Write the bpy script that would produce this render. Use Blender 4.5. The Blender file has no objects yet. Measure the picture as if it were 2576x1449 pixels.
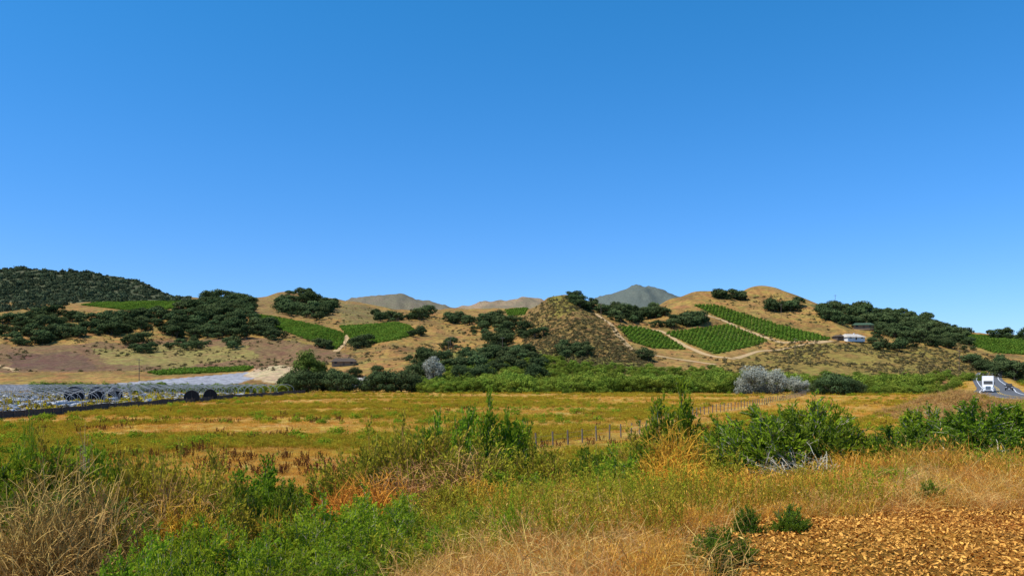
import bpy, math, numpy as np
from mathutils import Vector
R = np.random.RandomState(7)
F, HZ, CX, CAM = 2022.0, 945.0, 1288.0, 6.2
scene = bpy.context.scene
scene.view_settings.view_transform = 'Standard'
scene.view_settings.look = 'None'
scene.view_settings.exposure = 0
SUN = Vector((-0.62, -0.30, 1.08)).normalized()

# ---------------------------------------------------------------- noise / survey helpers
def vn(x, y, s=0):
    xi = np.floor(x); yi = np.floor(y); fx = x-xi; fy = y-yi
    fx = fx*fx*(3-2*fx); fy = fy*fy*(3-2*fy)
    def h(a, b):
        v = np.sin(a*127.1+b*311.7+s*74.7)*43758.5453
        return v-np.floor(v)
    return (h(xi, yi)*(1-fx)+h(xi+1, yi)*fx)*(1-fy)+(h(xi, yi+1)*(1-fx)+h(xi+1, yi+1)*fx)*fy
def fbm(x, y, o=3, s=0):
    t = 0; a = 0.5; n = 0
    for i in range(o):
        t = t+a*vn(x, y, s+i*3.3); n += a; a *= .5; x = x*2.03+5.1; y = y*2.03+1.7
    return t/n
def sst(a, b, x):
    t = np.clip((x-a)/(b-a), 0, 1); return t*t*(3-2*t)

# ---------------------------------------------------------------- hill profile lines: (bearing, distance, elevation row)
K = [
 [(-900,400,938),(600,400,936),(900,390,935),(1200,370,935),(1500,370,938),(2000,380,938),(2576,390,940),(4000,390,940)],
 [(-900,520,875),(0,520,868),(400,520,862),(700,520,862),(850,500,868),(1000,480,866),(1200,470,880),(1340,450,860),(1450,440,845),(1550,440,858),(1700,450,872),(1900,450,878),(2100,450,874),(2300,450,885),(2500,450,905),(2700,450,910),(4000,450,910)],
 [(-900,650,800),(0,650,792),(400,650,787),(600,640,790),(800,640,800),(1000,620,806),(1200,620,805),(1300,580,798),(1345,560,772),(1390,560,750),(1425,560,744),(1470,560,756),(1550,580,778),(1620,590,782),(1690,600,756),(1750,615,744),(1860,640,744),(1885,650,728),(1910,650,721),(1955,650,724),(2000,640,738),(2060,630,758),(2200,620,786),(2300,600,812),(2400,580,838),(2500,570,866),(2700,560,888),(4000,560,905)],
 [(-900,800,772),(0,800,766),(400,800,764),(600,750,765),(800,740,775),(1000,760,795),(1200,800,792),(1340,700,815),(1450,700,810),(1700,750,800),(1900,800,785),(2100,780,808),(2300,760,838),(2500,760,856),(2700,760,860),(4000,760,880)],
 [(-900,1100,715),(-400,1100,695),(0,1100,690),(60,1100,686),(200,1100,696),(300,1100,712),(360,1090,722),(400,1060,740),(440,1030,758),(520,950,762),(600,950,757),(650,950,757),(700,950,739),(740,950,740),(790,950,752),(850,950,757),(900,950,766),(950,950,777),(1000,950,787),(1200,950,786),(1340,950,782),(1500,950,792),(1700,950,792),(1900,950,790),(2100,950,805),(2300,950,830),(2500,950,848),(2700,950,850),(4000,950,870)],
 [(-900,1400,850),(4000,1400,860)],
 [(-900,2000,790),(400,2000,785),(800,2000,772),(860,2000,762),(900,2000,755),(940,2000,749),(1000,2000,743),(1040,2000,750),(1100,2000,767),(1140,2000,777),(1180,2000,774),(1220,2000,763),(1260,2000,757),(1320,2000,755),(1380,2000,762),(1440,2050,770),(1510,2150,755),(1550,2200,740),(1600,2200,722),(1640,2200,729),(1690,2200,744),(1730,2150,754),(1800,2100,778),(2000,2000,800),(2300,2000,840),(2576,2000,858),(4000,2000,870)],
 [(-900,3300,925),(4000,3300,925)],
]
PXT = np.arange(-900, 4001, 5.0)
ker = np.hanning(9); ker /= ker.sum()
kd = [np.full_like(PXT, 322.0)]; kz = [np.zeros_like(PXT)]
for ln in K:
    a = np.array(ln, float)
    d = np.interp(PXT, a[:, 0], a[:, 1]); p = np.interp(PXT, a[:, 0], a[:, 2])
    ps = np.convolve(np.pad(p, 4, 'edge'), ker, 'valid'); ds = np.convolve(np.pad(d, 4, 'edge'), ker, 'valid')
    kd.append(ds); kz.append(CAM+(HZ-ps)/F*ds)
kd = np.array(kd).T; kz = np.array(kz).T
sec = (kz[:, 1:]-kz[:, :-1])/(kd[:, 1:]-kd[:, :-1])
km = np.zeros_like(kz)
pr = sec[:, 1:]*sec[:, :-1]
km[:, 1:-1] = np.where(pr > 0, 2*pr/np.where(np.abs(sec[:, 1:]+sec[:, :-1]) < 1e-9, 1e-9, sec[:, 1:]+sec[:, :-1]), 0)

ROAD = np.array([(52,40,3.6),(66,80,3.0),(79,115,2.6),(99,160,2.2),(121,200,2.05),(145,240,2.3),(173,290,3.2),(204,345,5),(238,400,7.8)], float)
def smooth_path(P, n):
    P = np.array(P, float); tt = np.linspace(0, len(P)-1, n)
    i = np.clip(np.floor(tt).astype(int), 0, len(P)-2); f = (tt-i)[:, None]
    p0 = P[np.clip(i-1, 0, None)]; p1 = P[i]; p2 = P[i+1]; p3 = P[np.clip(i+2, None, len(P)-1)]
    return 0.5*((2*p1)+(-p0+p2)*f+(2*p0-5*p1+4*p2-p3)*f**2+(-p0+3*p1-3*p2+p3)*f**3)
RP = smooth_path(ROAD, 120)

def H(x, y, fine=True):
    x = np.asarray(x, float); y = np.asarray(y, float)
    px = np.clip(CX+F*x/np.maximum(y, 60), -899, 3999)
    u = (px+900)/5; i = np.floor(u).astype(int); f = u-i; i2 = np.minimum(i+1, len(PXT)-1)
    g = lambda A, k: A[i, k]*(1-f)+A[i2, k]*f
    z = np.zeros_like(y)
    for k in range(kd.shape[1]-1):
        d0 = g(kd, k); d1 = g(kd, k+1)
        m = (y >= d0) & ((y < d1) | (k == kd.shape[1]-2))
        if not m.any(): continue
        h = d1-d0; t = np.clip((y-d0)/h, 0, 1)
        v = (2*t**3-3*t**2+1)*g(kz, k)+(t**3-2*t**2+t)*h*g(km, k)+(-2*t**3+3*t**2)*g(kz, k+1)+(t**3-t**2)*h*g(km, k+1)
        z = np.where(m, v, z)
    hill = sst(340, 560, y)
    n = fbm(x/75, y/75, 3, 2)-.5
    gl = 1-np.abs(2*fbm(x/45+.3*n, y/110, 3, 9)-1)
    z = z+hill*(n*7+(gl-.75)*7)*(1+np.clip((y-900)/900, 0, 1)*1.2)
    # roadside bank the photographer stands on
    e0 = 7.5+5.0*sst(3, 9, x); e1 = 34+14*sst(3, 14, x)
    z = z+4.5*(1-sst(e0, e1, y))*(1-.23*sst(1.2, -3.6, x))
    z = z+(fbm(x/9, y/9, 3, 4)-.5)*.45*sst(10, 30, y)*(1-sst(330, 400, y))
    z = z+(fbm(x/.9, y/.9, 2, 5)-.5)*.10*(1-sst(20, 40, y))
    # low dry pile beside the highway
    q = ((x-60)/8)**2+((y-107)/11)**2
    z = z+4.0*np.exp(-q*1.2)+(fbm(x/2, y/2, 3, 8)-.5)*1.2*np.exp(-q)
    # highway embankment
    near = (x > 20) & (x < 280) & (y > 5) & (y < 430)
    if near.any():
        xs = x[near]; ys = y[near]
        best = np.full(xs.shape, 1e9); bz = np.zeros(xs.shape)
        for a in range(len(RP)):
            dd = (xs-RP[a, 0])**2+(ys-RP[a, 1])**2
            c = dd < best; best = np.where(c, dd, best); bz = np.where(c, RP[a, 2], bz)
        w = 1-sst(7.5, 16, np.sqrt(best))
        zz = z[near]; z[near] = zz*(1-w)+(bz-.06)*w
    return z

def proj(x, y, z):
    return CX+F*x/y, HZ-F*(z-CAM)/y
def cast(px, py, dmin=325, dmax=2300, n=520):
    px = np.atleast_1d(np.asarray(px, float)); py = np.atleast_1d(np.asarray(py, float))
    out = np.full(len(px), np.nan); ds = np.geomspace(dmin, dmax, n)
    for s in range(0, len(px), 400):
        a = px[s:s+400, None]; b = py[s:s+400, None]
        D = np.broadcast_to(ds[None], (len(a), n))
        X = (a-CX)/F*D
        hit = H(X.ravel(), D.ravel()).reshape(D.shape) >= CAM+(HZ-b)/F*D
        j = hit.argmax(1); ok = hit.any(1)
        out[s:s+400] = np.where(ok, ds[j], np.nan)
    return out
def inpoly(px, py, poly):
    r = np.zeros(np.shape(px), bool); n = len(poly)
    for i in range(n):
        x1, y1 = poly[i]; x2, y2 = poly[(i+1) % n]
        if y1 == y2: continue
        c = ((y1 > py) != (y2 > py)) & (px < (x2-x1)*(py-y1)/(y2-y1)+x1)
        r ^= c
    return r
def rand_poly(poly, n):
    p = np.array(poly, float); lo = p.min(0); hi = p.max(0); o = []
    while len(o) < n:
        q = lo+(hi-lo)*R.rand(n*2, 2); o += list(q[inpoly(q[:, 0], q[:, 1], poly)])
    return np.array(o[:n])

# ---------------------------------------------------------------- materials
def new_mat(name):
    m = bpy.data.materials.new(name); m.use_nodes = True
    nt = m.node_tree; nt.nodes.clear()
    return m, nt, nt.nodes.new('ShaderNodeOutputMaterial')
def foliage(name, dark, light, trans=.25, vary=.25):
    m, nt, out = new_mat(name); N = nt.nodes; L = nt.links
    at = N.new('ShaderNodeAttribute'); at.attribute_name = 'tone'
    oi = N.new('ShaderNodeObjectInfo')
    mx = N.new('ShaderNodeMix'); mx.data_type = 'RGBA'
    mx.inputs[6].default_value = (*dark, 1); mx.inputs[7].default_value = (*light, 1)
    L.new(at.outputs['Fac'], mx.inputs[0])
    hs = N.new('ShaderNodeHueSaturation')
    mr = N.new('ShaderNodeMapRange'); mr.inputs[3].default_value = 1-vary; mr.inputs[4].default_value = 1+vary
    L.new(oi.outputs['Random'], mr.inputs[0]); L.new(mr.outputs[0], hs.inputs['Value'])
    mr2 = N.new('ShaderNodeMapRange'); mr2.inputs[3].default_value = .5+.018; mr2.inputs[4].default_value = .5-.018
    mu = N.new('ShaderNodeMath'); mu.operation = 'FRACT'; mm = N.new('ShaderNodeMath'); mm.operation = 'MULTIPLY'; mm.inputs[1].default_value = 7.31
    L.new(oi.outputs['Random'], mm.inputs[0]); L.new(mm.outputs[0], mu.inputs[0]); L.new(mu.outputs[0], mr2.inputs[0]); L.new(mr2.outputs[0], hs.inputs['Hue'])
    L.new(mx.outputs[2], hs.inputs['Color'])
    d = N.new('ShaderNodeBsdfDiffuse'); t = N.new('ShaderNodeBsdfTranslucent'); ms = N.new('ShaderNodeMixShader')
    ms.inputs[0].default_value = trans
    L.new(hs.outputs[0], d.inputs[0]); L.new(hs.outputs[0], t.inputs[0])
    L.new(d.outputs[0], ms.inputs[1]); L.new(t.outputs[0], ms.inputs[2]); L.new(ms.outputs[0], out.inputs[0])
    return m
def plain(name, col, rough=.6, metal=0, nscale=3, namt=.15, spec=.5):
    m, nt, out = new_mat(name); N = nt.nodes; L = nt.links
    b = N.new('ShaderNodeBsdfPrincipled'); b.inputs['Roughness'].default_value = rough; b.inputs['Metallic'].default_value = metal
    b.inputs['Specular IOR Level'].default_value = spec
    no = N.new('ShaderNodeTexNoise'); no.inputs['Scale'].default_value = nscale; no.inputs['Detail'].default_value = 5
    ge = N.new('ShaderNodeNewGeometry'); L.new(ge.outputs['Position'], no.inputs['Vector'])
    mr = N.new('ShaderNodeMapRange'); mr.inputs[1].default_value = .3; mr.inputs[2].default_value = .7
    mr.inputs[3].default_value = 1-namt; mr.inputs[4].default_value = 1+namt
    hs = N.new('ShaderNodeHueSaturation'); hs.inputs['Color'].default_value = (*col, 1)
    L.new(no.outputs[0], mr.inputs[0]); L.new(mr.outputs[0], hs.inputs['Value']); L.new(hs.outputs[0], b.inputs['Base Color'])
    L.new(b.outputs[0], out.inputs[0])
    return m

M_oak = foliage('oak_leaves', (.016,.034,.013), (.12,.155,.055), .12, .35)
M_oakw = foliage('willow_leaves', (.06,.11,.012), (.28,.34,.045), .25, .35)
M_syc = foliage('sycamore_leaves', (.05,.09,.015), (.20,.25,.05), .25, .1)
M_euc = foliage('silver_leaves', (.16,.17,.13), (.55,.54,.43), .15, .1)
M_bark = plain('bark', (.11,.085,.06), .9)
M_vine = foliage('vine_leaves', (.06,.115,.012), (.18,.28,.035), .3, .22)
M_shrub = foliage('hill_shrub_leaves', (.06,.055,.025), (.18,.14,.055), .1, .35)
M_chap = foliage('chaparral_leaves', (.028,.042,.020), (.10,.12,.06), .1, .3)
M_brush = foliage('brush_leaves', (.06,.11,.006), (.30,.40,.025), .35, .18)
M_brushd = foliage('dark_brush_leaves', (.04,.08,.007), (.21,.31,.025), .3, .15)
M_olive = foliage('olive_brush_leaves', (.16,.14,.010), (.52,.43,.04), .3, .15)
M_weed = foliage('weed_leaves', (.22,.165,.010), (.58,.44,.04), .3, .3)
M_lush = foliage('lush_leaves', (.10,.17,.006), (.38,.50,.03), .4, .15)
M_dry = foliage('dry_grass_blades', (.42,.18,.02), (.90,.50,.09), .3, .28)
M_pale = foliage('pale_grass_blades', (.46,.24,.055), (.88,.58,.19), .3, .2)
M_dock = foliage('dock_stalks', (.09,.03,.012), (.20,.08,.03), .1, .3)
M_stem = foliage('dry_stems', (.20,.105,.03), (.66,.39,.13), .1, .15)
M_ostem = foliage('orange_stems', (.45,.19,.02), (.88,.44,.06), .15, .1)
M_gstem = foliage('grey_stems', (.20,.16,.11), (.50,.44,.34), .0, .1)

# ---------------------------------------------------------------- mesh builders
def build(name, parts, mats, link=False, smooth=False):
    V = np.concatenate([p[0] for p in parts]); off = 0; Fs = []; T = []; MI = []
    for v, f, t, mi in parts:
        Fs.append(f+off); off += len(v); T.append(np.broadcast_to(t, (len(v),))); MI.append(np.full(len(f), mi))
    Fs = np.concatenate(Fs); T = np.concatenate(T); MI = np.concatenate(MI)
    me = bpy.data.meshes.new(name)
    me.vertices.add(len(V)); me.vertices.foreach_set('co', V.astype(np.float32).ravel())
    me.loops.add(Fs.size); me.loops.foreach_set('vertex_index', Fs.astype(np.int32).ravel())
    me.polygons.add(len(Fs)); me.polygons.foreach_set('loop_start', (np.arange(len(Fs))*4).astype(np.int32))
    me.polygons.foreach_set('material_index', MI.astype(np.int32))
    for m in mats: me.materials.append(m)
    me.update(calc_edges=True); me.validate()
    a = me.attributes.new('tone', 'FLOAT', 'POINT')
    if len(a.data) == len(T): a.data.foreach_set('value', T.astype(np.float32))
    if smooth: me.polygons.foreach_set('use_smooth', np.ones(len(me.polygons), bool))
    o = bpy.data.objects.new(name, me)
    if link: scene.collection.objects.link(o)
    return o
def nrm(v): return v/(np.linalg.norm(v, axis=-1, keepdims=True)+1e-9)
def leaves(c, n, s, asp=.5, mi=0, tone=None, axis=None):
    N = len(c); n = nrm(n)
    a = nrm(np.cross(n, R.randn(N, 3))) if axis is None else nrm(axis)
    b = nrm(np.cross(n, a)); s = np.broadcast_to(s, (N,))[:, None]
    V = np.stack([c-a*s, c+b*s*asp, c+a*s, c-b*s*asp], 1).reshape(-1, 3)
    Fq = np.arange(N*4).reshape(N, 4)
    t = R.rand(N) if tone is None else tone
    return V, Fq, np.repeat(np.clip(t, 0, 1), 4), mi
def ribbons(P, w, mi=0, tone=None):
    N, S, _ = P.shape
    tan = nrm(P[:, -1]-P[:, 0]); side = nrm(np.cross(tan, R.randn(N, 3)))[:, None, :]
    w = np.broadcast_to(w, (N, S))[:, :, None]
    V = np.stack([P-side*w/2, P+side*w/2], 2).reshape(-1, 3)
    base = (np.arange(N)*S*2)[:, None]+(np.arange(S-1)*2)[None]
    Fq = np.stack([base, base+1, base+3, base+2], -1).reshape(-1, 4)
    t = R.rand(N) if tone is None else tone
    return V, Fq, np.repeat(np.clip(t, 0, 1), S*2), mi
def tube(P, r, mi=0, tone=.5, k=6):
    P = np.array(P, float); S = len(P); r = np.broadcast_to(r, (S,))
    T = nrm(np.gradient(P, axis=0)); ref = np.array([.3, .9, .2])
    a = nrm(np.cross(T, ref)); b = np.cross(T, a); th = np.arange(k)*2*np.pi/k
    V = (P[:, None]+r[:, None, None]*(np.cos(th)[None, :, None]*a[:, None]+np.sin(th)[None, :, None]*b[:, None])).reshape(-1, 3)
    f = [(i*k+j, i*k+(j+1) % k, (i+1)*k+(j+1) % k, (i+1)*k+j) for i in range(S-1) for j in range(k)]
    return V, np.array(f), tone, mi

def make_tree(name, mat, h=10, rad=5, nc=16, nl=55, ls=.45, trunk=.22, flat=.75, lean=0, base=.28, airy=1.0):
    parts = []; C = []
    th0 = R.rand()*6
    tr = [(0, 0, -.6), (.15*lean, 0, h*base*.5), (.4*lean, .1, h*base), (.6*lean, .2, h*.6)]
    parts.append(tube(tr, [trunk*1.3*h/10, trunk*h/10, trunk*.8*h/10, trunk*.35*h/10], 1))
    for i in range(nc):
        th = th0+i*2.4; u = (i+.5)/nc
        rr = rad*math.sqrt(u)*(.75+.3*R.rand()); hz = h*(base+.16)+(h*(1-base)-h*.2)*math.sqrt(max(0, 1-(rr/rad/1.08)**2))*(.45+.5*R.rand())
        if R.rand() < .25: hz = h*(base+.05+.15*R.rand())
        C.append((rr*math.cos(th)+.5*lean, rr*math.sin(th), hz))
    C = np.array(C)
    for c in C[::2]:
        s = np.array([.3*lean, .1, h*base*(.8+.3*R.rand())])
        mid = (s+c)/2+np.array([0, 0, -.05*h])
        parts.append(tube([s, mid, c], [trunk*.55*h/10, trunk*.35*h/10, .04], 1, .4, 5))
    for c in C:
        cr = rad*(.26+.18*R.rand())
        d = nrm(R.randn(nl, 3)); rr = cr*(.55+.5*R.rand(nl)**.6)
        p = c+d*rr[:, None]*np.array([1.1, 1.1, flat])
        ct = c+0; nn = nrm(p-ct)+.35*R.randn(nl, 3)+np.array([0, 0, .25])
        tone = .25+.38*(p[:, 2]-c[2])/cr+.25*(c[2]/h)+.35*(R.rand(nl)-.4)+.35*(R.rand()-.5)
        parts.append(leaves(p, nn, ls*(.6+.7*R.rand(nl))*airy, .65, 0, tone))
    return build(name, parts, [mat, M_bark])

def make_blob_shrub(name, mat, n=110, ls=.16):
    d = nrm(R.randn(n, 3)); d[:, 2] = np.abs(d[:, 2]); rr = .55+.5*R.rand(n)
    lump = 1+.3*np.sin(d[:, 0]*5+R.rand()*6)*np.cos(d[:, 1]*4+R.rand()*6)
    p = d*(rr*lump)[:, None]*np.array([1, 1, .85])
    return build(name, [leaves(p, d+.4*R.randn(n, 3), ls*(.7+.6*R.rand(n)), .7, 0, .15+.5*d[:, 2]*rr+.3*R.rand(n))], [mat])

def make_bush(name, mat, stem, ns=70, nt=12, nlf=13, r=1.0, h=1.6, ls=.036, up=.5, fill=1.0, stemw=.009, gap=.35):
    th = R.rand(ns)*2*np.pi; el = np.arccos(R.rand(ns)*.85+.12)
    lump = 1+.22*np.sin(3*th+R.rand()*6)+.12*np.sin(7*th+R.rand()*6)
    end = np.stack([np.cos(th)*np.sin(el)*r*lump, np.sin(th)*np.sin(el)*r*lump, np.cos(el)*h*(.7+.38*R.rand(ns))+.05*h], 1)
    S = 6; t = np.linspace(0, 1, S)[None, :, None]
    root = R.randn(ns, 1, 3)*np.array([.12, .12, 0])*r
    P = root+(end[:, None]-root)*t
    P[:, :, 2] += np.sin(t[:, :, 0]*np.pi)*.12*h*(R.rand(ns, 1)-.2)
    P += R.randn(ns, S, 3)*.03*r*np.linspace(0, 1, S)[None, :, None]
    parts = [ribbons(P, np.linspace(stemw*1.6, stemw*.5, S), 1), ribbons(P, np.linspace(stemw*1.6, stemw*.5, S), 1)]
    q = gap+(1-gap)*R.rand(ns, nt)**.75*1.0; q = np.minimum(q, .999)
    k = q*(S-1); i = np.floor(k).astype(int); f = (k-i)[..., None]; ar = np.arange(ns)[:, None]
    b = P[ar, i]*(1-f)+P[ar, np.minimum(i+1, S-1)]*f
    out = nrm(b*np.array([1, 1, .4]))
    dr = nrm(out*(1-up)+np.array([0, 0, 1])*up+R.randn(ns, nt, 3)*.38)
    L = (.14+.22*R.rand(ns, nt))*fill
    b = b.reshape(-1, 3); dr = dr.reshape(-1, 3); L = L.reshape(-1)
    tw = b[:, None]+dr[:, None]*L[:, None, None]*np.linspace(0, 1, 3)[None, :, None]
    tt = R.rand(len(b))
    parts.append(ribbons(tw, np.array([stemw*.7, stemw*.6, stemw*.3]), 1, tt*.6))
    u = .15+.9*R.rand(len(b), nlf)
    c = b[:, None]+dr[:, None]*(L[:, None]*u)[..., None]
    c = c+R.randn(*c.shape)*.018
    ax = dr[:, None]+R.randn(*c.shape)*.45
    c = c.reshape(-1, 3); ax = ax.reshape(-1, 3)
    nn = nrm(np.cross(ax, R.randn(*ax.shape)))
    hgt = c[:, 2]/h; rad = np.linalg.norm(c[:, :2], axis=1)/r
    tone = .05+.35*hgt+.2*rad+.35*np.repeat(tt, nlf)+.15*R.rand(len(c))-.1  # shading painted into the tone: leaves darker low down and inside
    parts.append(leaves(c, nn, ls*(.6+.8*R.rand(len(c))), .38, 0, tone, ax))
    return build(name, parts, [mat, stem])

def make_tangle(name, mat, n=600, r=1.0, h=1.2, w=.007):
    th = R.rand(n)*6.283; el = np.arccos(R.rand(n))
    a = R.randn(n, 3)*np.array([.3, .3, .1])*r; a[:, 2] = np.abs(a[:, 2])
    e = np.stack([np.cos(th)*np.sin(el)*r, np.sin(th)*np.sin(el)*r, np.cos(el)*h], 1)*(.7+.4*R.rand(n, 1))
    S = 9; t = np.linspace(0, 1, S)[None, :, None]
    P = a[:, None]*(1-t)+e[:, None]*t
    P[:, :, 2] += np.sin(t[..., 0]*np.pi)*h*.30*R.rand(n, 1)
    cur = nrm(R.randn(n, 1, 3)); P = P+cur*np.sin(t*np.pi*(1+R.rand(n, 1, 1)))*.16*r
    P = P+R.randn(n, S, 3)*.012
    m = n*2; j = R.randint(0, n, m); s = R.randint(4, S, m); b = P[j, s]
    d = nrm(nrm(b)+R.randn(m, 3)*.8); L = .1+.25*R.rand(m)
    tw = b[:, None]+d[:, None]*L[:, None, None]*np.linspace(0, 1, 4)[None, :, None]
    tw[:, :, 2] -= np.linspace(0, 1, 4)[None]**2*.05
    return build(name, [ribbons(P, np.linspace(w*1.5, w*.5, S)), ribbons(tw, np.linspace(w*.7, w*.3, 4))], [mat])

def make_tuft(name, mat, n=60, r=.18, h=.5, w=.008, bend=.35, mi=0, heads=0, spread=.5):
    a = R.randn(n, 3)*np.array([r, r, 0]); th = R.rand(n)*6.283
    d = np.stack([np.cos(th), np.sin(th), 0*th], 1); L = h*(.45+.6*R.rand(n)); b = bend*(R.rand(n)+.1)
    S = 4; t = np.linspace(0, 1, S)
    P = a[:, None]+d[:, None]*(L*b)[:, None, None]*(t[None, :, None]**1.7)+np.array([0, 0, 1])*(L[:, None]*(t-.35*b[:, None]*t**2))[..., None]
    P += d[:, None]*spread*.2*t[None, :, None]*L[:, None, None]
    parts = [ribbons(P, np.array([w, w*.9, w*.65, w*.15]))]
    if heads:
        j = R.randint(0, n, heads); q = P[j, -1]+R.randn(heads, 3)*.02
        parts.append(leaves(q, R.randn(heads, 3), .022, .3, 0, .4+.6*R.rand(heads), np.array([[0, 0, 1.]])+R.randn(heads, 3)*.3))
    return build(name, parts, [mat])

def make_weed(name, mat, n=16, h=.9, r=.25, nl=22, ls=.035, w=.01, asp=.3):
    a = R.randn(n, 3)*np.array([r, r, 0]); d = nrm(R.randn(n, 3)*np.array([.22, .22, 0])+np.array([0, 0, 1])); L = h*(.5+.55*R.rand(n))
    P = a[:, None]+d[:, None]*L[:, None, None]*np.linspace(0, 1, 4)[None, :, None]
    parts = [ribbons(P, np.array([w, w*.8, w*.6, w*.3]), 0, .3*R.rand(n))]
    u = .2+.8*R.rand(n, nl); c = a[:, None]+d[:, None]*(L[:, None]*u)[..., None]
    ax = d[:, None]*.8+R.randn(n, nl, 3)*.5; c = c+ax*ls*.8
    c = c.reshape(-1, 3); ax = ax.reshape(-1, 3)
    parts.append(leaves(c, np.cross(ax, R.randn(*ax.shape)), ls*(.6+.8*R.rand(len(c))), asp, 0, .1+.6*u.ravel()+.3*R.rand(len(c)), ax))
    return build(name, parts, [mat])

def scatter(name, pts, scl, tmpl, tilt=.08, idx=None, rz=None):
    n = len(pts); me = bpy.data.meshes.new(name); me.vertices.add(n)
    me.vertices.foreach_set('co', np.asarray(pts, np.float32).ravel())
    sc = np.asarray(scl, np.float32)
    if sc.ndim == 1: sc = np.stack([sc*(.9+.25*R.rand(n)), sc*(.9+.25*R.rand(n)), sc*(.85+.3*R.rand(n))], 1)
    rot = np.stack([R.randn(n)*tilt, R.randn(n)*tilt, R.rand(n)*6.283 if rz is None else rz], 1)
    a = me.attributes.new('scl', 'FLOAT_VECTOR', 'POINT'); a.data.foreach_set('vector', sc.astype(np.float32).ravel())
    a = me.attributes.new('rot', 'FLOAT_VECTOR', 'POINT'); a.data.foreach_set('vector', rot.astype(np.float32).ravel())
    a = me.attributes.new('idx', 'INT', 'POINT'); a.data.foreach_set('value', (R.randint(0, len(tmpl), n) if idx is None else idx).astype(np.int32))
    ob = bpy.data.objects.new(name, me); scene.collection.objects.link(ob)
    col = bpy.data.collections.new(name+'_kinds')
    for t in tmpl: col.objects.link(t)
    ng = bpy.data.node_groups.new(name+'_scatter', 'GeometryNodeTree')
    ng.interface.new_socket('Geometry', in_out='INPUT', socket_type='NodeSocketGeometry')
    ng.interface.new_socket('Geometry', in_out='OUTPUT', socket_type='NodeSocketGeometry')
    N = ng.nodes; L = ng.links
    gi = N.new('NodeGroupInput'); go = N.new('NodeGroupOutput')
    ci = N.new('GeometryNodeCollectionInfo'); ci.inputs[0].default_value = col; ci.inputs[1].default_value = True; ci.inputs[2].default_value = True
    ip = N.new('GeometryNodeInstanceOnPoints')
    def na(nm, ty):
        q = N.new('GeometryNodeInputNamedAttribute'); q.data_type = ty; q.inputs[0].default_value = nm; return q.outputs[0]
    L.new(gi.outputs[0], ip.inputs['Points']); L.new(ci.outputs[0], ip.inputs['Instance'])
    ip.inputs['Pick Instance'].default_value = True
    L.new(na('idx', 'INT'), ip.inputs['Instance Index']); L.new(na('rot', 'FLOAT_VECTOR'), ip.inputs['Rotation']); L.new(na('scl', 'FLOAT_VECTOR'), ip.inputs['Scale'])
    L.new(ip.outputs[0], go.inputs[0])
    md = ob.modifiers.new('scatter', 'NODES'); md.node_group = ng
    return ob

# ---------------------------------------------------------------- zones
VINES = [
 ([(1745,768),(1800,768),(1850,785),(1950,815),(2090,852),(2075,857),(1990,860),(1930,845),(1830,808),(1780,785)], .35),
 ([(1670,838),(1740,830),(1830,817),(1930,858),(1905,868),(1800,892),(1740,868)], .35),
 ([(1556,825),(1600,822),(1660,838),(1725,880),(1640,876),(1590,860)], .35),
 ([(205,768),(240,762),(460,757),(440,775),(380,786),(330,782)], 1.2),
 ([(620,787),(700,800),(800,820),(870,840),(860,868),(845,880),(760,850),(680,820)], .9),
 ([(855,822),(1000,812),(1030,820),(1050,840),(1000,855),(920,868),(880,850)], 1.1),
 ([(370,938),(440,930),(640,924),(620,934),(400,944)], 1.57),
 ([(1270,780),(1330,774),(1320,792),(1280,796)], .1),
 ([(2395,850),(2450,843),(2700,852),(2700,900),(2500,888)], .8),
]
FP = smooth_path([(-1,62,0),(5,71.5,0),(14.6,88,0),(27.5,121,0),(50,165,0),(75,216,0),(96,262,0)], 400)[:, :2]
def fence_dist(X, d):
    out = np.full(len(X), 1e9)
    for a in FP[::4]: out = np.minimum(out, (X-a[0])**2+(d-a[1])**2)
    return np.sqrt(out)
# ---------------------------------------------------------------- terrain
ys = np.concatenate([np.linspace(-22, 4, 14), np.geomspace(4.4, 60, 110), np.geomspace(61, 318, 90), np.linspace(322, 900, 235), np.geomspace(905, 3300, 110)])
ss = np.concatenate([np.linspace(-1.35, -.72, 60)[:-1], np.linspace(-.72, .72, 760), np.linspace(.72, 1.35, 60)[1:]])
YY, SS = np.meshgrid(ys, ss, indexing='ij'); XX = SS*(YY+28*np.exp(-np.maximum(YY, -22)/60.0)+0)
ZZ = H(XX.ravel(), YY.ravel()).reshape(XX.shape)
x = XX.ravel(); y = YY.ravel(); z = ZZ.ravel(); yq = np.maximum(y, 1.0)
px, py = proj(x, yq, z)
col = np.zeros((len(x), 3)); 
def setc(mask, c, w=1.0):
    m = (np.asarray(mask, float)*w)[:, None]; col[:] = col*(1-m)+np.array(c)*m
nA = fbm(x/14, y/14, 4, 11); nB = fbm(x/45, y/45, 3, 21); nC = fbm(x/5, y/5, 3, 31)
jx = px+(nC-.5)*40; jy = py+(nA-.5)*16
setc(np.ones(len(x)), (.44,.225,.04))
fld = (y > 28) & (y < 335)
setc(fld, (.38,.25,.04)); setc(fld*sst(.42, .62, nB), (.52,.29,.06), .85); setc(fld*sst(.5, .65, nA), (.57,.35,.11), .6)
setc(fld*sst(2050, 2300, px)*sst(60, 90, y), (.48,.25,.04), .7)
hl = sst(322, 350, y)
setc(hl, (.33,.18,.05)); setc(hl*sst(.42, .62, nA), (.20,.12,.037), .75); setc(hl*sst(.5, .7, nB), (.40,.23,.068), .5); setc(hl*sst(.55, .7, nC), (.15,.125,.038), .55)
hb = (y > 330)
def reg(poly, c, w=1, lo=330, hi=3300): setc(inpoly(jx, jy, poly) & (y > lo) & (y < hi), c, w)
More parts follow.
